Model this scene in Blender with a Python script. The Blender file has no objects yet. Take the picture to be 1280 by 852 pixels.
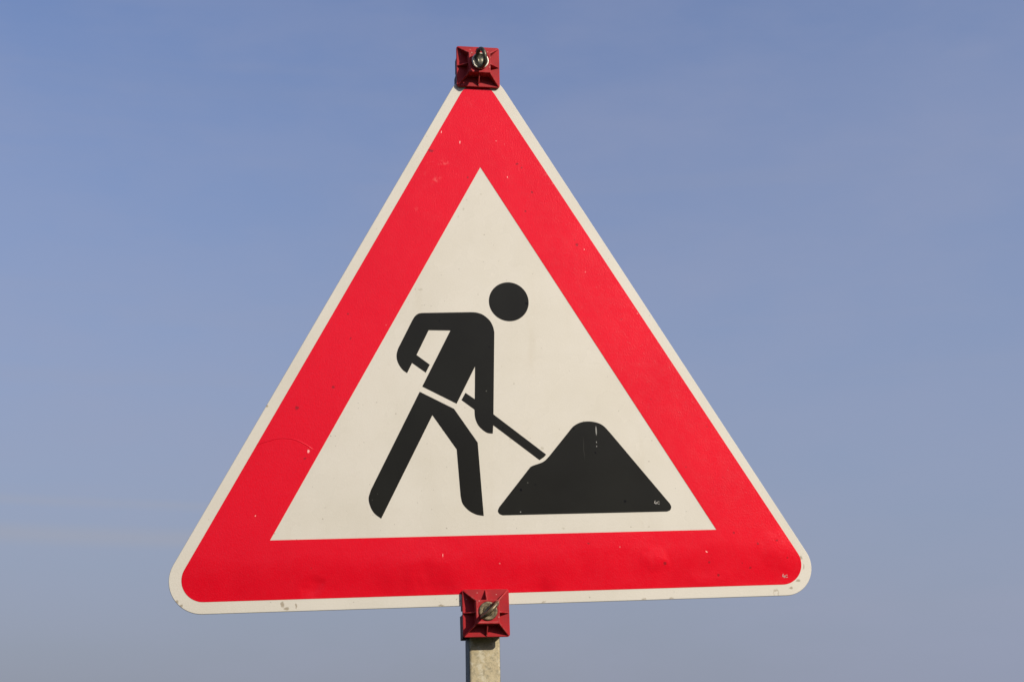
import bpy, bmesh, math, random
from mathutils import Vector, Matrix
random.seed(7)
S = bpy.context.scene
C = S.collection
R = math.radians

# ------------------------------------------------------------------ frame
# All sign parts are modelled in the sign's own frame, in metres:
# x right, z up along the sign, -y out of the sign's face.  The post is
# truly vertical; the sign hangs on it 1.75 degrees out of plumb.
LEAN = math.atan2(25.2, 825.3)
SIGN_H = 2.16                                   # height of the sign's centre over the ground
PX = lambda z: (-13.0 + 0.03053*(z - 0.0)) / 1000.0 # post axis x (m) at height z (mm) in the sign frame
root_base = Vector((0, 0, 0))
M_SIGN = Matrix.Translation((0, 0, SIGN_H)) @ Matrix.Rotation(-LEAN, 4, 'Y')

# ------------------------------------------------------------------ helpers
def mesh_obj(name, bm, mat, parent=None, smooth=None, label=None):
    me = bpy.data.meshes.new(name)
    bmesh.ops.recalc_face_normals(bm, faces=bm.faces)
    bm.to_mesh(me); bm.free()
    me.materials.append(mat)
    if smooth is not None:
        for p in me.polygons: p.use_smooth = True
        try: me.set_sharp_from_angle(angle=R(smooth))
        except Exception: pass
    o = bpy.data.objects.new(name, me); C.objects.link(o)
    if parent: o.parent = parent
    if label: o['label'] = label
    return o

def bevel(o, w, seg=2, ang=30):
    m = o.modifiers.new('bev', 'BEVEL'); m.width = w; m.segments = seg
    m.limit_method = 'ANGLE'; m.angle_limit = R(ang); m.harden_normals = False
    return o

def prism(bm, pts, y0, y1):
    """closed outline pts (x, z in m) extruded from y0 to y1"""
    a = [bm.verts.new((x, y0, z)) for x, z in pts]
    b = [bm.verts.new((x, y1, z)) for x, z in pts]
    n = len(pts)
    bm.faces.new(a); bm.faces.new(list(reversed(b)))
    for i in range(n):
        bm.faces.new((a[i], b[i], b[(i+1) % n], a[(i+1) % n]))

def mm(pts): return [(x/1000.0, z/1000.0) for x, z in pts]

def round_poly(pts, rad, seg=14):
    """round every corner of a convex outline"""
    out = []
    n = len(pts)
    for i in range(n):
        p, a, b = Vector(pts[i]), Vector(pts[i-1]), Vector(pts[(i+1) % n])
        r = rad[i] if isinstance(rad, (list, tuple)) else rad
        u, v = (a-p).normalized(), (b-p).normalized()
        half = u.angle(v)/2
        t = r/math.tan(half)
        c = p + (u+v).normalized()*(r/math.sin(half))
        s, e = p+u*t-c, p+v*t-c
        a0, a1 = math.atan2(s.y, s.x), math.atan2(e.y, e.x)
        d = (a1-a0+math.pi) % (2*math.pi)-math.pi
        for k in range(seg+1):
            q = a0+d*k/seg
            out.append((c.x+r*math.cos(q), c.y+r*math.sin(q)))
    return out

def smooth_run(pts, keys, sub=5):
    """Catmull-Rom through the runs of an outline listed in keys [(i0, i1), ...]"""
    n = len(pts); out = []
    inrun = {}
    for a, b in keys:
        i = a
        while i != b: inrun[i % n] = (a, b); i = (i+1) % n
    for i in range(n):
        out.append(pts[i])
        if i in inrun:
            a, b = inrun[i]
            p1, p2 = Vector(pts[i]), Vector(pts[(i+1) % n])
            p0 = Vector(pts[i-1]) if i != a else p1*2-p2
            p3 = Vector(pts[(i+2) % n]) if (i+1) % n != b else p2*2-p1
            for k in range(1, sub):
                t = k/sub
                q = 0.5*((2*p1)+(p2-p0)*t+(2*p0-5*p1+4*p2-p3)*t*t+(3*p1-p0-3*p2+p3)*t**3)
                out.append((q.x, q.y))
    return out

def tube(bm, path, r, seg=14, closed=False):
    n = len(path); rings = []
    prev = None
    for i, p in enumerate(path):
        p = Vector(p)
        if closed: d = Vector(path[(i+1) % n])-Vector(path[i-1])
        else: d = Vector(path[min(i+1, n-1)])-Vector(path[max(i-1, 0)])
        d.normalize()
        if prev is None:
            ref = Vector((0, 0, 1)) if abs(d.z) < .9 else Vector((1, 0, 0))
            u = d.cross(ref).normalized()
        else:
            u = (prev - d*prev.dot(d)).normalized()
        prev = u; v = d.cross(u)
        rr = r[i] if isinstance(r, (list, tuple)) else r
        rings.append([bm.verts.new(p+u*rr*math.cos(2*math.pi*k/seg)+v*rr*math.sin(2*math.pi*k/seg)) for k in range(seg)])
    m = n if closed else n-1
    for i in range(m):
        a, b = rings[i], rings[(i+1) % n]
        if closed and i == n-1:       # match twist
            best = min(range(seg), key=lambda s: (a[0].co-b[s].co).length)
            b = b[best:]+b[:best]
        for k in range(seg):
            bm.faces.new((a[k], a[(k+1) % seg], b[(k+1) % seg], b[k]))
    if not closed:
        bm.faces.new(rings[0]); bm.faces.new(list(reversed(rings[-1])))

def lathe(bm, prof, c, seg=40):
    """profile (radius, y) turned about the y axis through c"""
    rings = []
    for r_, y in prof:
        if r_ < 1e-6: rings.append([bm.verts.new((c[0], c[1]+y, c[2]))])
        else: rings.append([bm.verts.new((c[0]+r_*math.cos(2*math.pi*k/seg), c[1]+y, c[2]+r_*math.sin(2*math.pi*k/seg))) for k in range(seg)])
    for a, b in zip(rings, rings[1:]):
        for k in range(seg):
            k2 = (k+1) % seg
            if len(a) == 1 and len(b) == 1: continue
            if len(a) == 1: bm.faces.new((a[0], b[k2], b[k]))
            elif len(b) == 1: bm.faces.new((a[k], a[k2], b[0]))
            else: bm.faces.new((a[k], a[k2], b[k2], b[k]))

# ------------------------------------------------------------------ node helpers
class NT:
    def __init__(s, name):
        s.m = bpy.data.materials.new(name); s.m.use_nodes = True
        s.t = s.m.node_tree; s.n = s.t.nodes; s.l = s.t.links
        s.b = s.n['Principled BSDF']
        s.co = s.n.new('ShaderNodeTexCoord').outputs['Object']
    def link(s, a, b): s.l.new(a, b)
    def val(s, sock, v):
        if hasattr(v, 'is_linked') or isinstance(v, bpy.types.NodeSocket): s.l.new(v, sock)
        else: sock.default_value = v
    def noise(s, scale, detail=4, rough=.55, vec=None, dist=0):
        n = s.n.new('ShaderNodeTexNoise'); n.inputs['Scale'].default_value = scale
        n.inputs['Detail'].default_value = detail; n.inputs['Roughness'].default_value = rough
        n.inputs['Distortion'].default_value = dist
        s.l.new(vec or s.co, n.inputs['Vector']); return n.outputs['Fac']
    def vor(s, scale, vec=None, rand=1):
        n = s.n.new('ShaderNodeTexVoronoi'); n.inputs['Scale'].default_value = scale
        n.inputs['Randomness'].default_value = rand
        s.l.new(vec or s.co, n.inputs['Vector']); return n
    def ramp(s, f, lo, hi, a=0., b=1.):
        n = s.n.new('ShaderNodeMapRange'); n.interpolation_type = 'SMOOTHSTEP'
        s.val(n.inputs['Value'], f); n.inputs['From Min'].default_value = lo; n.inputs['From Max'].default_value = hi
        n.inputs['To Min'].default_value = a; n.inputs['To Max'].default_value = b
        return n.outputs[0]
    def math(s, op, a, b=0., c=None):
        n = s.n.new('ShaderNodeMath'); n.operation = op
        s.val(n.inputs[0], a); s.val(n.inputs[1], b)
        if c is not None: s.val(n.inputs[2], c)
        return n.outputs[0]
    def mix(s, f, a, b):
        n = s.n.new('ShaderNodeMix'); n.data_type = 'RGBA'
        s.val(n.inputs['Factor'], f)
        for sock, v in ((n.inputs['A'], a), (n.inputs['B'], b)):
            if isinstance(v, bpy.types.NodeSocket): s.l.new(v, sock)
            else: sock.default_value = (*v, 1)
        return n.outputs['Result']
    def mapping(s, scale, loc=(0, 0, 0), rot=(0, 0, 0)):
        n = s.n.new('ShaderNodeMapping'); n.inputs['Scale'].default_value = scale
        n.inputs['Location'].default_value = loc; n.inputs['Rotation'].default_value = rot
        s.l.new(s.co, n.inputs['Vector']); return n.outputs[0]
    def warped(s, amt, scale):
        n = s.n.new('ShaderNodeTexNoise'); n.inputs['Scale'].default_value = scale
        s.l.new(s.co, n.inputs['Vector'])
        v = s.n.new('ShaderNodeVectorMath'); v.operation = 'MULTIPLY_ADD'
        s.l.new(n.outputs['Color'], v.inputs[0]); v.inputs[1].default_value = (amt,)*3
        w = s.n.new('ShaderNodeVectorMath'); w.operation = 'SUBTRACT'
        s.l.new(s.co, w.inputs[0]); w.inputs[1].default_value = (amt/2,)*3
        s.l.new(w.outputs[0], v.inputs[2]); return v.outputs[0]
    def spots(s, pts, soft=.4, warp=None):
        """mask of small marks at given places: (x mm, z mm, radius mm[, aspect z])"""
        acc = None
        for p in pts:
            x, z, r = p[:3]; asp = p[3] if len(p) > 3 else 1.
            m = s.n.new('ShaderNodeMapping'); m.vector_type = 'POINT'
            m.inputs['Location'].default_value = (-x/1000./(r/1000.), 0, -z/1000./(r*asp/1000.))
            m.inputs['Scale'].default_value = (1000./r, 0.0, 1000./(r*asp))
            s.l.new(warp or s.co, m.inputs['Vector'])
            v = s.n.new('ShaderNodeVectorMath'); v.operation = 'LENGTH'; s.l.new(m.outputs[0], v.inputs[0])
            f = s.ramp(v.outputs['Value'], 1-soft, 1+soft, 1, 0)
            acc = f if acc is None else s.math('MAXIMUM', acc, f)
        return acc
    def bump(s, h, strength, dist, prev=None):
        n = s.n.new('ShaderNodeBump'); n.inputs['Strength'].default_value = strength
        n.inputs['Distance'].default_value = dist
        s.l.new(h, n.inputs['Height'])
        if prev: s.l.new(prev, n.inputs['Normal'])
        return n.outputs[0]
    def out(s, col=None, rough=None, nrm=None, metal=None, spec=None, coat=None):
        b = s.b.inputs
        if col is not None:
            if isinstance(col, bpy.types.NodeSocket): s.l.new(col, b['Base Color'])
            else: b['Base Color'].default_value = (*col, 1)
        if rough is not None: s.val(b['Roughness'], rough)
        if metal is not None: s.val(b['Metallic'], metal)
        if spec is not None: s.val(b['Specular IOR Level'], spec)
        if nrm is not None: s.l.new(nrm, b['Normal'])
        if coat:
            b['Coat Weight'].default_value = coat[0]; s.val(b['Coat Roughness'], coat[1])
            if nrm is not None: s.l.new(nrm, b['Coat Normal'])
        return s.m

def specks(t, scale, thresh, seed=(0, 0, 0), size=.16):
    """sparse random flecks: voronoi cells, only some of them carry a dot"""
    v = t.vor(scale, t.mapping((1, 1, 1), seed))
    pick = t.n.new('ShaderNodeSeparateColor'); t.l.new(v.outputs['Color'], pick.inputs[0])
    on = t.ramp(pick.outputs[0], thresh, thresh+.01)
    szn = t.math('MULTIPLY_ADD', pick.outputs[1], size, size*.35)
    d = t.math('SUBTRACT', v.outputs['Distance'], szn)
    return t.math('MULTIPLY', on, t.ramp(d, -.05, .03, 1, 0))

# dents pressed into the lower part of the panel (x, z, radius in mm)
DENTS = [(-96, -251, 26), (225, -232, 24), (-262, -250, 18), (-118, -236, 40), (300, -255, 30), (60, -262, 22), (412, -205, 26)]

def sheeting_bump(t, fine=.0003):
    # orange peel of the reflective foil, long waves of the thin plate, dents
    g = t.noise(520, 3, .6)
    n1 = t.bump(g, .32, fine)
    w = t.noise(5.5, 2, .5, t.warped(.05, 6))
    n2 = t.bump(w, .35, .004, n1)
    return n2

def mat_white():
    t = NT('white_reflective_sheeting')
    base = t.mix(t.ramp(t.noise(9, 4, .6), .35, .7), WHITE, tuple(c*f for c, f in zip(WHITE, (.955, .95, .93))))
    base = t.mix(t.ramp(t.noise(420, 2, .5), .3, .75, 0, .10), base, (.40, .36, .28))
    # dust and drip stains that gather along the lower rim and edges
    w = t.warped(.006, 160)
    streak = t.noise(26, 5, .65, t.mapping((1, 1, .12)))
    base = t.mix(t.ramp(streak, .58, .78, 0, .16), base, (.42, .36, .25))
    fl = specks(t, 150, .95, (3.1, 0, 1.7), .12)
    base = t.mix(t.math('MULTIPLY', fl, .6), base, (.22, .19, .13))
    fl2 = specks(t, 300, .965, (.4, 0, 5.2), .16)
    base = t.mix(t.math('MULTIPLY', fl2, .55), base, (.17, .15, .11))
    big = t.spots([(-322.9, 6, 2.2), (-310.6, -83.8, 1.2), (-304.1, -273.3, 2.2, 1.8), (-285.7, -276.1, 1.0, 3.6), (-299, -279, 4, .5),
                   (-446, -265.7, 2.0), (-440, -271, 2.4, .8), (369.9, -155.1, 1.8, 1.4), (443, -229, 2.0, 1.6), (446, -242, .9, 5),
                   (436, -262, 3.4, .6), (424, -272, 3, .5), (-58, -277, 1.1, 1.2), (-64, -274, .8), (-85, -281, 4, .25), (205, -281.5, 3.4, .3),
                   (60, -281.5, 3, .35), (245, -281.5, 3.6, .25), (-457, -248, 1.1, 3)], .35, w)
    base = t.mix(t.math('MULTIPLY', big, .65), base, (.20, .15, .08))
    faint = t.spots([(48.9, 165.2, 1.2), (51, -114.6, 2.4), (70.2, -61.2, 2.0), (176.9, -57, 2.4), (209.8, -98.9, 2.2), (174.6, -143.9, 1.6),
                     (95.2, -177.9, 2.2, .6), (24.1, -46.4, 1.7), (37, -114.4, 1.6), (-98, 178, 3, .5), (-105, 178, 1.2), (-30, 303, 1.4, 1.2),
                     (-24, 318, 1.2, .8), (-2, 327, 2.0, .35), (25, 330, 2, .4), (-38, 292, 1.1), (109, 401, 1.6), (99, 354, 1.4), (104, 392, 1.0), (113, 388, .9),
                     (120, 381, 1.5, .5), (115, 372, 1.2), (128, 362, 1.2), (22, 185, 1.4), (30, 192, 1.1), (160, -190, 1.6), (220, -178, 1.3)], .5, w)
    base = t.mix(t.math('MULTIPLY', faint, .38), base, (.27, .24, .15))
    # the pale ring shaped blister on the lower rim
    ring = t.math('SUBTRACT', t.spots([(401, -279, 4.0, 1.4)], .2, w), t.spots([(401, -279.8, 3.0, 1.4)], .2, w))
    base = t.mix(t.math('MULTIPLY', ring, .5), base, (.22, .17, .10))
    return t.out(base, .58, sheeting_bump(t), metal=.13, spec=.2, coat=(.6, t.ramp(t.noise(14, 3), .3, .7, .25, .30)))

def mat_red():
    t = NT('red_reflective_sheeting')
    w = t.warped(.006, 120)
    base = t.mix(t.ramp(t.noise(6, 4, .6), .35, .7), RED, tuple(c*.95 for c in RED))
    # pale rubbed patches near the top of the triangle
    rub = t.ramp(t.noise(38, 5, .7, t.warped(.02, 30)), .55, .75)
    zone = t.spots([(-38, 468, 17, .8), (-45, 398, 12, 1), (95, 352, 15, .5), (60, 350, 6), (-62, 372, 14, .6), (-83, 345, 18, .6), (-20, 430, 9), (-100, 300, 12), (112, 340, 7, 1.5), (-33, 455, 8)], .8, t.warped(.03, 40))
    base = t.mix(t.math('MULTIPLY', t.math('MULTIPLY', rub, zone), .55), base, (.80, .22, .20))
    fl = specks(t, 110, .955, (8.3, 0, 2.4), .09)
    base = t.mix(t.math('MULTIPLY', fl, .6), base, (.17, .012, .016))
    fw = specks(t, 80, .965, (1.3, 0, 9.4), .07)
    base = t.mix(t.math('MULTIPLY', fw, .25), base, (.85, .5, .45))
    dark = t.spots([(-280.3, 2.1, 2.3, 1.2), (54.7, 375.7, 1.7), (62, 369, 1.4), (-20.6, 352.9, 1.3), (239.2, -232.1, 2.4, .8), (317.2, -250.3, 1.8),
                    (365.9, -241.3, 1.6), (409.2, -202.9, 1.8, .7), (422.5, -228.9, 1.3), (-204.8, 141.2, 1.5), (-202, 104, 1.1), (-228, 32, 2.2),
                    (-75, 395, 4, .5), (75, 330, 1.8), (64, 300, 1.5), (140, 248, 2.2), (345, -190, 1.8), (380, -207, 1.9, .8), (-270, -70, 1.2),
                    (305, -232, 1.6), (130, -200, 1.3)], .35, w)
    base = t.mix(t.math('MULTIPLY', dark, .65), base, (.14, .012, .015))
    pale = t.spots([(-264.5, -60.5, 2.0, 1.2), (-30.3, 409.2, .7, 3), (-58, 425, .6, 3), (39, 353.7, .7, 1.6), (302.2, -216.5, 1.1), (-80, -212, .5, 4),
                    (-340, -150, .6, 2), (150, 240, .7, 1.5)], .4, w)
    base = t.mix(t.math('MULTIPLY', pale, .6), base, (.95, .62, .55))
    nrm = sheeting_bump(t, .0008)
    # pressed-in dents and blows from behind, each elongated towards the lower rim
    wv = t.warped(.030, 28)
    nrm = t.bump(t.spots([(-96, -258, 20, 1.1), (-262, -250, 11, 1.0), (60, -270, 14)], .95, wv), .9, -.0009, nrm)
    nrm = t.bump(t.spots([(222, -226, 13, .9), (-118, -225, 40, .7), (300, -262, 22, .6), (412, -215, 20, .9)], .95, wv), .9, .0007, nrm)
    # the lower rim of the thin plate rolls back a little, unevenly
    sz = t.n.new('ShaderNodeSeparateXYZ'); t.l.new(t.warped(.05, 9), sz.inputs[0])
    nrm = t.bump(t.ramp(sz.outputs['Z'], -.285, -.205), 1.0, .0028, nrm)
    # the fine curved crease across the left limb
    cr = t.n.new('ShaderNodeMapping'); cr.inputs['Location'].default_value = (.302, 0, .104)
    t.l.new(t.warped(.010, 18), cr.inputs['Vector'])
    fl_ = t.n.new('ShaderNodeVectorMath'); fl_.operation = 'MULTIPLY'; fl_.inputs[1].default_value = (1, 0, 1)
    t.l.new(cr.outputs[0], fl_.inputs[0])
    ln = t.n.new('ShaderNodeVectorMath'); ln.operation = 'LENGTH'; t.l.new(fl_.outputs[0], ln.inputs[0])
    sep = t.n.new('ShaderNodeSeparateXYZ'); t.l.new(t.co, sep.inputs[0])
    arc = t.ramp(t.math('ABSOLUTE', t.math('SUBTRACT', ln.outputs['Value'], .064)), 0, .0011, 1, 0)
    arc = t.math('MULTIPLY', arc, t.ramp(sep.outputs['Z'], -.060, -.054))
    nrm = t.bump(arc, .5, .0006, nrm)
    base = t.mix(t.math('MULTIPLY', arc, .30), base, (.45, .01, .02))
    return t.out(base, .58, nrm, metal=.24, spec=.0, coat=(.75, t.ramp(t.noise(60, 3), .3, .7, .15, .20)))

def mat_black():
    t = NT('black_printed_sheeting')
    base = t.mix(t.ramp(t.noise(8, 4), .35, .7), (.0115, .0112, .0082), (.0090, .0085, .0062))
    fl = specks(t, 70, .93, (5.3, 0, 3.4), .09)
    base = t.mix(t.math('MULTIPLY', fl, .45), base, (.0, .0, .0))
    fw = specks(t, 130, .975, (2.3, 0, 1.4), .09)
    base = t.mix(t.math('MULTIPLY', fw, .4), base, (.25, .24, .2))
    w = t.warped(.002, 200)
    dots = t.spots([(35.6, -121, 1.9), (188, -54, 1.9), (217, -96, 1.7), (187, -141, 2.0), (118, -33, 1.5), (148, -69, 1.4), (58, 156, 1.8)], .3, w)
    base = t.mix(dots, base, (.001, .001, .001))
    scr = t.spots([(151, -36.5, .9, 7.2), (150.4, -53.5, .6, 2.0), (150.2, -59.6, .6, 1.8), (33.5, -153, .8)], .3)
    base = t.mix(t.math('MULTIPLY', scr, .65), base, (.42, .41, .37))
    hs = t.spots([(132, -62, .35, 40)], .6, t.warped(.008, 25))
    base = t.mix(t.math('MULTIPLY', hs, .10), base, (.3, .29, .25))
    return t.out(base, .26, sheeting_bump(t, .0002), spec=.18)

def mat_plastic():
    t = NT('red_moulded_plastic')
    base = t.mix(t.ramp(t.noise(45, 5, .65), .3, .7), (.37, .010, .015), (.28, .008, .012))
    base = t.mix(t.ramp(t.noise(150, 4, .7), .56, .8, 0, .18), base, (.42, .07, .06))
    geo = t.n.new('ShaderNodeNewGeometry')
    worn = t.math('MULTIPLY', t.ramp(geo.outputs['Pointiness'], .53, .60), t.ramp(t.noise(180, 4, .7), .35, .6))
    base = t.mix(t.math('MULTIPLY', worn, .35), base, (.55, .20, .17))
    fw = specks(t, 260, .93, (4.3, 0, 1.4), .2)
    base = t.mix(t.math('MULTIPLY', fw, .5), base, (.68, .42, .36))
    n = t.bump(t.noise(700, 4, .6), .25, .0004)
    return t.out(base, t.ramp(t.noise(90, 3), .3, .7, .40, .55), n, spec=.2)

def mat_steel(name, a, b, rough=.45, metal=.85):
    t = NT(name)
    f = t.ramp(t.noise(260, 5, .7), .38, .62)
    base = t.mix(f, a, b)
    n = t.bump(t.noise(900, 4, .6), .5, .0004)
    return t.out(base, t.ramp(t.noise(400, 3), .3, .7, rough-.08, rough+.15), n, metal=metal)

def mat_post():
    t = NT('weathered_zinc_coat')
    # mottled grey zinc under a yellowish lime and lichen film
    streak = t.noise(60, 6, .7, t.mapping((1, 1, .25)))
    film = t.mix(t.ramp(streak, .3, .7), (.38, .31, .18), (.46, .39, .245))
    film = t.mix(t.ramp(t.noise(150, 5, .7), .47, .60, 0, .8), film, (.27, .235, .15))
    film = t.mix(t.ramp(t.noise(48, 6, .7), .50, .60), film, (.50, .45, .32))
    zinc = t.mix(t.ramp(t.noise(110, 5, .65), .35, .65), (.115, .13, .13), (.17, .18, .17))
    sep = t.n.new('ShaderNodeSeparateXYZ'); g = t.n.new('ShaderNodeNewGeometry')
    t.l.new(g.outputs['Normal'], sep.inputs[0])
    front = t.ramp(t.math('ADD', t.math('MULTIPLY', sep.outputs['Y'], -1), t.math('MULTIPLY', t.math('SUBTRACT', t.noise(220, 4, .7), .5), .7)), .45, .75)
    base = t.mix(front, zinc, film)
    fl = specks(t, 420, .90, (1.3, 2, .4), .2)
    base = t.mix(t.math('MULTIPLY', fl, .4), base, (.10, .09, .06))
    cr = t.ramp(t.noise(75, 7, .8, t.mapping((1, 1, .6), (3, 1, 2))), .575, .63)
    base = t.mix(t.math('MULTIPLY', cr, .4), base, (.12, .11, .07))
    n = t.bump(t.noise(300, 5, .7), .5, .0008)
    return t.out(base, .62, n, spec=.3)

def mat_alu():
    t = NT('bare_aluminium')
    return t.out(t.mix(t.noise(90, 4), (.42, .40, .36), (.30, .28, .25)), .5, metal=.7)

def mat_ground():
    t = NT('dry_grass_verge')
    c = t.mix(t.ramp(t.noise(.6, 6, .65), .35, .65), (.045, .055, .022), (.08, .07, .04))
    c = t.mix(t.ramp(t.noise(22, 5, .7), .4, .7), c, (.045, .062, .020))
    return t.out(c, .95, t.bump(t.noise(30, 6, .7), .8, .05), spec=.1)

WHITE = (.565, .530, .452)
RED = (.61, .0026, .0135)
MW, MR, MB, MP = mat_white(), mat_red(), mat_black(), mat_plastic()
ME = mat_steel('dark_weathered_steel', (.055, .055, .040), (.13, .12, .085), .42, .8)
MEL = mat_steel('dull_brass_toned_steel', (.27, .205, .115), (.12, .095, .06), .42, .7)
MWASH = mat_steel('galvanised_washer', (.62, .58, .48), (.45, .41, .32), .45, .6)
MPOST, MALU = mat_post(), mat_alu()
MLW = mat_steel('tarnished_washer', (.20, .155, .085), (.085, .065, .037), .5, .5)
tj = NT('dark_red_plastic'); MJ = tj.out(tj.mix(tj.noise(120, 4), (.045, .008, .009), (.02, .006, .006)), .6, spec=.2)  # near-black red for the jaw, darker than the clamp's front plastic

# ------------------------------------------------------------------ the sign, one thing
sign = bpy.data.objects.new('road_works_sign', None); C.objects.link(sign)
sign['label'] = 'red bordered triangular road works sign with black digging worker, clamped to a weathered square post'
sign['category'] = 'road sign'
# the empty stands at the foot of the post
foot_local = Vector((PX(-SIGN_H*1000), .0, -SIGN_H))
foot_world = M_SIGN @ foot_local
sign.matrix_world = Matrix.Translation((foot_world.x, .024, 0))
def place(o):
    """sign-frame mesh -> rest transform relative to the empty"""
    o.matrix_parent_inverse = sign.matrix_world.inverted()
    o.matrix_basis = M_SIGN
    return o

OUTER = mm([(1.1, 566.5), (-490.7, -283.3), (488.2, -282.9)])
REDO = mm([(-.2, 533.6), (-462.0, -266.8), (465.1, -266.9)])
INNER = mm([(-1.2, 369.7), (-319.9, -184.7), (319.6, -185.1)])

bm = bmesh.new(); prism(bm, round_poly(OUTER, [.047, .0455, .0415], 20), 0, .0026)
panel = place(mesh_obj('sign_panel', bm, MW, sign, 40)); panel.data.materials.append(MALU)
for p in panel.data.polygons:
    if p.normal.y > .5: p.material_index = 1
bevel(panel, .0006, 2)

T = .00035
def ring_face(bm, outer, inner, y0, y1):
    """flat band between a rounded outline and an inner triangle"""
    vo = [[bm.verts.new((x, y, z)) for x, z in outer] for y in (y0, y1)]
    vi = [[bm.verts.new((x, y, z)) for x, z in inner] for y in (y0, y1)]
    n = len(outer); k = n//3
    for L, flip in ((0, 0), (1, 1)):
        for c in range(3):
            o0 = c*k; run = [vo[L][(o0+j) % n] for j in range(k)]
            f = run+[vi[L][c]]
            bm.faces.new(f if not flip else f[::-1])
            q = [run[-1], vo[L][(o0+k) % n], vi[L][(c+1) % 3], vi[L][c]]
            bm.faces.new(q if not flip else q[::-1])
    for j in range(n): bm.faces.new((vo[0][j], vo[1][j], vo[1][(j+1) % n], vo[0][(j+1) % n]))
    for j in range(3): bm.faces.new((vi[0][j], vi[0][(j+1) % 3], vi[1][(j+1) % 3], vi[1][j]))
bm = bmesh.new(); ring_face(bm, round_poly(REDO, .030, 20), INNER, -T, 0.0002)
def sub(o):
    """a sub-part printed on the panel: shares the panel's transform"""
    o.parent = panel; o.matrix_parent_inverse = Matrix.Identity(4); o.matrix_basis = Matrix.Identity(4)
    return o
sub(mesh_obj('red_border', bm, MR))

BODY = [(-97.4, 142.1), (-24.3, 143.2), (-15.9, 142.3), (-6.9, 138.7), (1.9, 130.6), (6.5, 121.2), (8.1, 112.6), (5.0, 58.4), (1.1, -10.3), (75.2, -70.4), (71.6, -74.2), (65.1, -78.4), (0, -26.1), (-1.2, -38.5), (-8.5, -37.5), (-15.7, -32.8), (-22.2, -25.1), (-25.8, -14.5), (-26.2, -2.8), (-44.5, 11.5), (-38.3, 22.0), (-25.1, 12.4), (-22.5, 61.4), (-51.8, 6.2), (-100.6, 32.0), (-56.5, 115.5), (-88.4, 116.1), (-107.3, 78.9), (-88.6, 64.3), (-94.8, 52.6), (-114.2, 67.1), (-121.8, 52.1), (-128.0, 57.0), (-132.9, 64.2), (-135.8, 72.0), (-136.1, 80.2), (-133.7, 88.7), (-111.2, 131.9), (-107.3, 137.6), (-102.5, 141.0)]
body = smooth_run(BODY, [(1, 6), (9, 11), (13, 18), (31, 36), (37, 0)])
LEGS = [(-104.6, 24.3), (-55.9, -1.4), (-23.7, -51.3), (-19.7, -157.3), (-30.4, -155.1), (-41.1, -148.8), (-49.1, -139.0), (-51.5, -128.1), (-54.4, -60.8), (-87.5, -10.3), (-165.2, -157.9), (-174.0, -150.8), (-179.7, -141.0), (-182.0, -128.9), (-178.5, -117.0)]
legs = smooth_run(LEGS, [(3, 7), (10, 14)])
PILE = [(7.6, -157.1), (2.7, -154.6), (1.1, -150.0), (3.6, -144.8), (51.2, -88.2), (56.0, -86.0), (66.9, -82.5), (73.1, -79.1), (79.3, -73.3), (110.1, -37.8), (117.8, -29.4), (128.9, -23.8), (141.1, -22.5), (153.1, -24.6), (162.5, -29.6), (171.5, -39.8), (253.2, -145.6), (254.9, -150.3), (253.0, -155.0), (248.0, -157.0)]
pile = smooth_run(PILE, [(0, 3), (4, 8), (9, 15), (16, 19)])
head = [(31.9+29.6*math.cos(a), 159.1+29.8*math.sin(a)) for a in [2*math.pi*i/72 for i in range(72)]]
bm = bmesh.new()
for pts in (body, legs, head): prism(bm, mm(pts), -T, .0002)
sub(mesh_obj('worker_symbol', bm, MB))
bm = bmesh.new(); prism(bm, mm(pile), -T, .0002)
sub(mesh_obj('heap_symbol', bm, MB))

def strokes(bm, x, z, s, lines, w, y0, y1):
    for ln in lines:
        for (ax, az), (bx, bz) in zip(ln, ln[1:]):
            a, b = Vector((x+ax*s, z+az*s)), Vector((x+bx*s, z+bz*s))
            d = (b-a).normalized(); n = Vector((-d.y, d.x))*w/2; a = a-d*w*.4; b = b+d*w*.4
            prism(bm, mm([tuple(a-n), tuple(b-n), tuple(b+n), tuple(a+n)]), y0, y1)
# small open "4" followed by "c"
MARK = [[(-.9, .95), (-1.45, -.35), (-.15, -.35)], [(-.35, .15), (-.6, -.95)],
        [(1.25, .35), (.85, .5), (.4, .3), (.2, -.2), (.4, -.7), (.9, -.85), (1.3, -.7)]]
tm = NT('pale_printed_mark'); MM = tm.out((.46, .43, .38), .5)
for i, (x, z) in enumerate(((234.0, -143.6), (416.6, -254.6))):
    bm = bmesh.new(); strokes(bm, x, z, 2.7, MARK, .72, -T-.0003, -T+.0001)
    sub(mesh_obj('maker_mark', bm, MM))

# ------------------------------------------------------------------ the post
def post_frame(zmm): return Matrix.Translation((PX(zmm), 0, zmm/1000.)) @ Matrix.Rotation(LEAN, 4, 'Y')
PW = .0445
bm = bmesh.new()
prof = round_poly([(-PW/2, 0), (PW/2, 0), (PW/2, .042), (-PW/2, .042)], .0045, 6)
inn = round_poly([(-PW/2+.003, .003), (PW/2-.003, .003), (PW/2-.003, .039), (-PW/2+.003, .039)], .002, 6)
z0, z1 = 0.0, SIGN_H+.560
NZ = 30
def ringv(pr, z): return [bm.verts.new((x, y, z)) for x, y in pr]
rings = [ringv(prof, z0-.4+(z1-z0+.4)*i/NZ) for i in range(NZ+1)]
n = len(prof)
for a, b in zip(rings, rings[1:]):
    for k in range(n): bm.faces.new((a[k], a[(k+1) % n], b[(k+1) % n], b[k]))
it, ib = ringv(inn, z1), ringv(inn, z1-.15)
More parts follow.
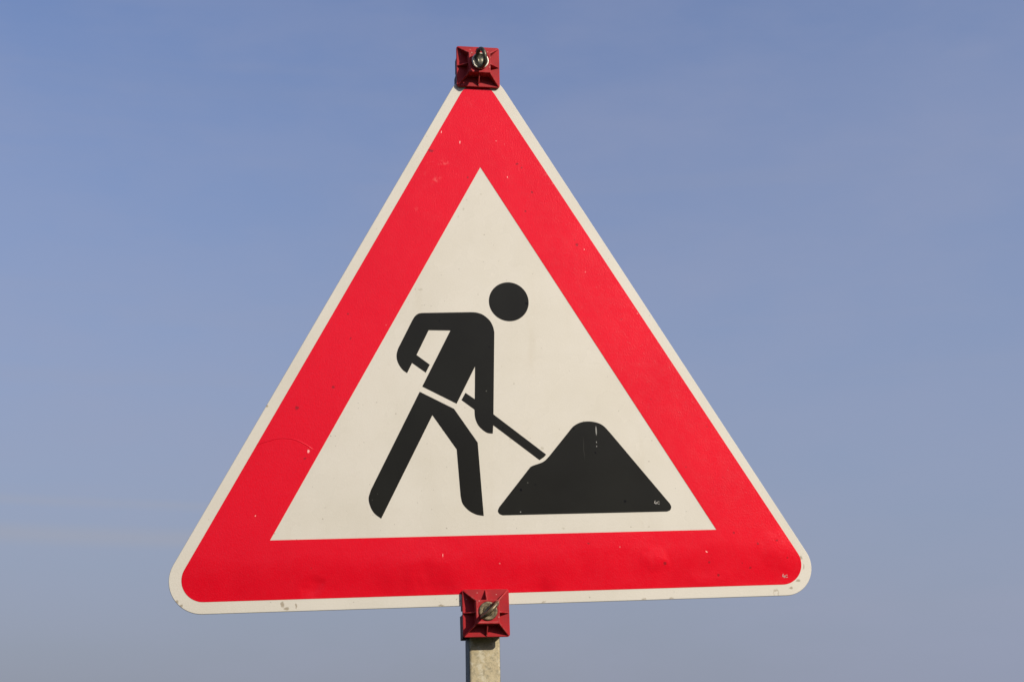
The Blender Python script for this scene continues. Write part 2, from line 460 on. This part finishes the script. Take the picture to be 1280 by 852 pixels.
for k in range(n):
    bm.faces.new((rings[-1][k], rings[-1][(k+1) % n], it[(k+1) % n], it[k]))
    bm.faces.new((it[k], it[(k+1) % n], ib[(k+1) % n], ib[k]))
bm.faces.new(ib); bm.faces.new(rings[0])
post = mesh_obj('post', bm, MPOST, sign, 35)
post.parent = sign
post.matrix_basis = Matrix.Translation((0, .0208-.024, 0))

# ------------------------------------------------------------------ clamps
def fin(bm, a, b, th, top_a, top_b, base):
    """upright triangular rib from a (height top_a) out to b (height top_b) on the base"""
    a, b = Vector(a), Vector(b); d = (b-a).normalized(); n = Vector((-d.y, d.x))*th/2
    pts = [(a, base), (b, base), (b, top_b), (a, top_a)]
    f = [bm.verts.new((p.x+n.x, -h, p.y+n.y)) for p, h in pts]
    g = [bm.verts.new((p.x-n.x, -h, p.y-n.y)) for p, h in pts]
    bm.faces.new(f); bm.faces.new(g[::-1])
    for i in range(4): bm.faces.new((f[i], g[i], g[(i+1) % 4], f[(i+1) % 4]))

def clamp(zc, xc, rot, eye_rot, eye_tilt, Rm, rr, cup, eye_mat, wash_mat, label):
    Mx = M_SIGN @ Matrix.Translation((xc/1000., 0, zc/1000.)) @ Matrix.Rotation(R(rot), 4, 'Y')
    H = .033; B = .0165; base, top = .0055, .0225
    bm = bmesh.new()
    prism(bm, round_poly([(-H, -H), (H, -H), (H, H), (-H, H)], .0035, 5), -.0012, -base)
    body = mesh_obj('clamp', bm, MP, sign, 40, label)
    body.matrix_parent_inverse = sign.matrix_world.inverted(); body.matrix_basis = Mx
    bevel(body, .0007, 2)
    def child(o):
        o.parent = body; o.matrix_parent_inverse = Matrix.Identity(4); o.matrix_basis = Matrix.Identity(4); return o
    # central tower with a slight draft
    bm = bmesh.new()
    def sq(h, y): return [bm.verts.new((sx*h, y, sz*h)) for sx, sz in ((-1, -1), (1, -1), (1, 1), (-1, 1))]
    b1 = B+.0008
    r = [sq(b1, -base+.0005), sq(B, -top), sq(B-.0022, -top), sq(B-.0030, -top+.0008)]
    bm.faces.new(r[0])
    for a, b in zip(r, r[1:]):
        for k in range(4): bm.faces.new((a[k], a[(k+1) % 4], b[(k+1) % 4], b[k]))
    bm.faces.new(r[-1])
    tower = child(bevel(mesh_obj('clamp_tower', bm, MP, None, 40), .0006, 2))
    # eight ribs from the tower to the rim
    e = H-.0012
    for k in range(4):
        q = math.pi/2*k
        rotv = lambda x, z: (x*math.cos(q)-z*math.sin(q), x*math.sin(q)+z*math.cos(q))
        for kind in (0, 1):
            bm = bmesh.new()
            if kind: fin(bm, rotv(B-.0012, B-.0012), rotv(e-.0008, e-.0008), .0021, top-.0003, base+.0009, base-.0006)
            else: fin(bm, rotv(B-.0012, .0), rotv(e, .0), .0019, top-.0020, base+.0009, base-.0006)
            child(bevel(mesh_obj('rib', bm, MP, None, 40), .0005, 2))
    # raised rim round the base
    # counter piece behind the panel, gripping the post
    bm = bmesh.new()
    x0, x1, zb, zt = -.0300, .0245, -.0330, .0310
    def box(a, b):
        vs = [bm.verts.new((x, y, z)) for x in (a[0], b[0]) for y in (a[1], b[1]) for z in (a[2], b[2])]
        for f in ((0, 1, 3, 2), (4, 6, 7, 5), (0, 4, 5, 1), (2, 3, 7, 6), (0, 2, 6, 4), (1, 5, 7, 3)): bm.faces.new([vs[i] for i in f])
    box((x0+.003, .0030, zb+.002), (x1, .0203, zt))                 # spacer between panel and post
    box((x0, .0206, zb), (-.0226, .046, zb+.034))                   # left cheek, notched
    box((x0+.0015, .0209, zb+.041), (-.0226, .046, zt))
    box((.0226, .0206, zb+.004), (x1, .046, zt))                    # right cheek
    jaw = child(bevel(mesh_obj('clamp_jaw', bm, MJ, None, 40), .0008, 2))
    # washer, collar and eye bolt
    cx, cz = .0005, .0010
    bm = bmesh.new()
    y = -top+.0006
    if cup: lathe(bm, [(.0122, y), (.0128, y-.0030), (.0128, y-.0046), (.0122, y-.0051), (.0112, y-.0050), (.0106, y-.0044), (.0100, y-.0012), (.0060, y-.0008), (.0, y-.0008)], (cx, 0, cz))
    else: lathe(bm, [(.0129, y), (.0131, y-.0010), (.0126, y-.0017), (.0108, y-.0019), (.0090, y-.0014), (.0074, y-.0013), (.0066, y-.0024), (.0056, y-.0027), (.0048, y-.0018), (.0, y-.0018)], (cx, 0, cz))
    wsh = child(mesh_obj('washer', bm, wash_mat, None, 50))
    cy = -top-.0035-Rm+.002
    bm = bmesh.new(); er = R(eye_rot); et = R(eye_tilt)
    u = Vector((math.sin(er), 0, math.cos(er)))                # in-plane axis across the face
    nrm = Vector((0, -1, 0)); side = u.cross(nrm)
    v = (nrm*math.cos(et)+side*math.sin(et))
    c0 = Vector((cx, cy, cz))
    base_pt = Vector((cx, -top, cz))
    pth = [c0 + u*Rm*math.cos(a)*1.05 + v*Rm*math.sin(a) for a in [2*math.pi*i/48 for i in range(48)]]
    tube(bm, pth, rr, 16, True)
    tube(bm, [base_pt+Vector((0, .004, 0)), base_pt+Vector((0, -.001, 0)), c0-v*Rm*.98], [.0030, .0030, .0028], 16)
    if cup: lathe(bm, [(.0078, -top+.002), (.0078, -top-.0035), (.0070, -top-.0041), (0, -top-.0041)], (cx+.0006, 0, cz), 6)
    child(mesh_obj('eye_bolt', bm, eye_mat, None, 60))
    return body

clamp(530.8, 1.7, 1.6, -12, 16, .0125, .0031, True, ME, MWASH, 'upper red clamp gripping the tip of the triangle')
clamp(-294.5, -23.4, 1.0, 46, 6, .0136, .0029, False, MEL, MLW, 'lower red clamp gripping the bottom edge of the panel')

# ------------------------------------------------------------------ ground
bm = bmesh.new()
N = 24; ext = 600.
def g(i): return ext*(abs(i)/N)**3*(1 if i > 0 else -1)
vs = [[bm.verts.new((g(i), g(j), 0)) for j in range(-N, N+1)] for i in range(-N, N+1)]
# unseen bank behind the camera, added so the foil's lower edge reflects something dark
for row in vs:
    for v in row:
        d = -v.co.y
        if d > 30:
            k = min(1, (d-30)/40); k = k*k*(3-2*k)
            v.co.z = k*(13.0+1.6*math.sin(v.co.x*.05)+1.1*math.sin(v.co.x*.13+1))
for i in range(2*N):
    for j in range(2*N): bm.faces.new((vs[i][j], vs[i+1][j], vs[i+1][j+1], vs[i][j+1]))
gr = mesh_obj('ground', bm, mat_ground()); gr['kind'] = 'structure'

# ------------------------------------------------------------------ camera
CAM = (-.37492, -2.31783, -.53518)
right = Vector((.98583970, -.16040824, -.04888031))
up = Vector((.00473086, -.26477071, .96429979))
fwd = Vector((.16762377, .95087626, .26026261))
m = Matrix(((right.x, up.x, -fwd.x, CAM[0]), (right.y, up.y, -fwd.y, CAM[1]), (right.z, up.z, -fwd.z, CAM[2]), (0, 0, 0, 1)))
cd = bpy.data.cameras.new('camera'); cam = bpy.data.objects.new('camera', cd); C.objects.link(cam)
cam.matrix_world = M_SIGN @ m
cd.sensor_fit = 'HORIZONTAL'; cd.sensor_width = 36; cd.lens = 58.5646; cd.clip_start = .05; cd.clip_end = 3000
S.camera = cam

# ------------------------------------------------------------------ light
to_sun = Vector((.75, -1.0, .62)).normalized()
elev = math.asin(to_sun.z); az = math.atan2(to_sun.x, to_sun.y)
sd = bpy.data.lights.new('sun', 'SUN'); sd.energy = 4.6; sd.angle = R(.55); sd.color = (1.0, .925, .80)
so = bpy.data.objects.new('sun', sd); C.objects.link(so)
so.rotation_euler = to_sun.to_track_quat('Z', 'Y').to_euler(); so.location = (3, -4, 6)

w = bpy.data.worlds.new('World'); S.world = w; w.use_nodes = True
nt = w.node_tree; nt.nodes.clear()
out = nt.nodes.new('ShaderNodeOutputWorld'); bg = nt.nodes.new('ShaderNodeBackground')
sky = nt.nodes.new('ShaderNodeTexSky'); sky.sky_type = 'NISHITA'; sky.sun_disc = False
sky.sun_elevation = elev; sky.sun_rotation = az
sky.air_density = 1.0; sky.dust_density = 1.2; sky.ozone_density = 2.5; sky.altitude = 100
bg.inputs['Strength'].default_value = .117
# thin cirrus veil, laid out over the direction of the sky
tc = nt.nodes.new('ShaderNodeTexCoord')
def wn(scale, mp, detail=5, rough=.55):
    mpn = nt.nodes.new('ShaderNodeMapping'); mpn.inputs['Scale'].default_value = mp
    mpn.inputs['Rotation'].default_value = (0, R(4), 0)
    nt.links.new(tc.outputs['Generated'], mpn.inputs['Vector'])
    n_ = nt.nodes.new('ShaderNodeTexNoise'); n_.inputs['Scale'].default_value = scale
    n_.inputs['Detail'].default_value = detail; n_.inputs['Roughness'].default_value = rough
    nt.links.new(mpn.outputs[0], n_.inputs['Vector'])
    return n_.outputs['Fac']
def wmap(f, a, b, c, d):
    n_ = nt.nodes.new('ShaderNodeMapRange'); n_.interpolation_type = 'SMOOTHSTEP'
    nt.links.new(f, n_.inputs['Value'])
    for k_, v_ in zip(('From Min', 'From Max', 'To Min', 'To Max'), (a, b, c, d)): n_.inputs[k_].default_value = v_
    return n_.outputs[0]
def wmix(f, a, b, mode='MIX'):
    n_ = nt.nodes.new('ShaderNodeMix'); n_.data_type = 'RGBA'; n_.blend_type = mode
    for s_, v_ in ((n_.inputs['Factor'], f), (n_.inputs['A'], a), (n_.inputs['B'], b)):
        if isinstance(v_, bpy.types.NodeSocket): nt.links.new(v_, s_)
        elif isinstance(v_, tuple): s_.default_value = (*v_, 1)
        else: s_.default_value = v_
    return n_.outputs['Result']
col = wmix(1.0, sky.outputs[0], (1.10, 1.05, 1.23), 'MULTIPLY')
# grey-violet haze that thickens towards the horizon all the way round, then faint cirrus
sx = nt.nodes.new('ShaderNodeSeparateXYZ'); nt.links.new(tc.outputs['Generated'], sx.inputs[0])
hz = nt.nodes.new('ShaderNodeMapRange'); nt.links.new(sx.outputs['Z'], hz.inputs['Value'])
for k_, v_ in zip(('From Min', 'From Max', 'To Min', 'To Max'), (.05, .52, .97, .0)): hz.inputs[k_].default_value = v_
col = wmix(hz.outputs[0], col, (2.26, 2.44, 3.04))
veil = wmap(wn(2.6, (1, 1, 3.0)), .38, .70, 0, .24)
col = wmix(veil, col, (2.9, 3.0, 4.0))
bands = wmap(wn(2.0, (.5, .5, 16.0), 3, .5), .50, .72, 0, .09)
col = wmix(bands, col, (3.1, 3.05, 3.5))
# a broad thin veil of high cloud thickens towards the right
rv = wmap(sx.outputs['X'], .12, .50, 0, .16)
col = wmix(rv, col, (2.6, 3.5, 5.9))
mot = wmap(wn(7.0, (1, 1, 2.2), 6, .6), .38, .66, 0, .13)
col = wmix(mot, col, (2.9, 3.1, 4.3))
# two faint old vapour streaks low in the sky, left of the sign
def band(zc, half, amt):
    d = nt.nodes.new('ShaderNodeMath'); d.operation = 'MULTIPLY_ADD'
    nt.links.new(sx.outputs['X'], d.inputs[0]); d.inputs[1].default_value = .02; nt.links.new(sx.outputs['Z'], d.inputs[2])
    a = nt.nodes.new('ShaderNodeMath'); a.operation = 'SUBTRACT'; nt.links.new(d.outputs[0], a.inputs[0]); a.inputs[1].default_value = zc
    b = nt.nodes.new('ShaderNodeMath'); b.operation = 'ABSOLUTE'; nt.links.new(a.outputs[0], b.inputs[0])
    m = wmap(b.outputs[0], 0, half, amt, 0)
    side = wmap(sx.outputs['X'], -.02, .10, 1, 0)
    n1 = wmap(wn(6.0, (1, 1, 5), 4, .6), .30, .62, .25, 1)
    for o_ in (side, n1):
        q = nt.nodes.new('ShaderNodeMath'); q.operation = 'MULTIPLY'; nt.links.new(m, q.inputs[0]); nt.links.new(o_, q.inputs[1]); m = q.outputs[0]
    return m
col = wmix(band(.150, .009, .30), col, (3.3, 3.25, 3.5))
col = wmix(band(.169, .005, .20), col, (3.3, 3.25, 3.5))
nt.links.new(col, bg.inputs['Color']); nt.links.new(bg.outputs[0], out.inputs['Surface'])

S.view_settings.view_transform = 'Standard'; S.view_settings.look = 'None'
S.view_settings.exposure = 0; S.view_settings.gamma = 1
S.render.engine = 'CYCLES'
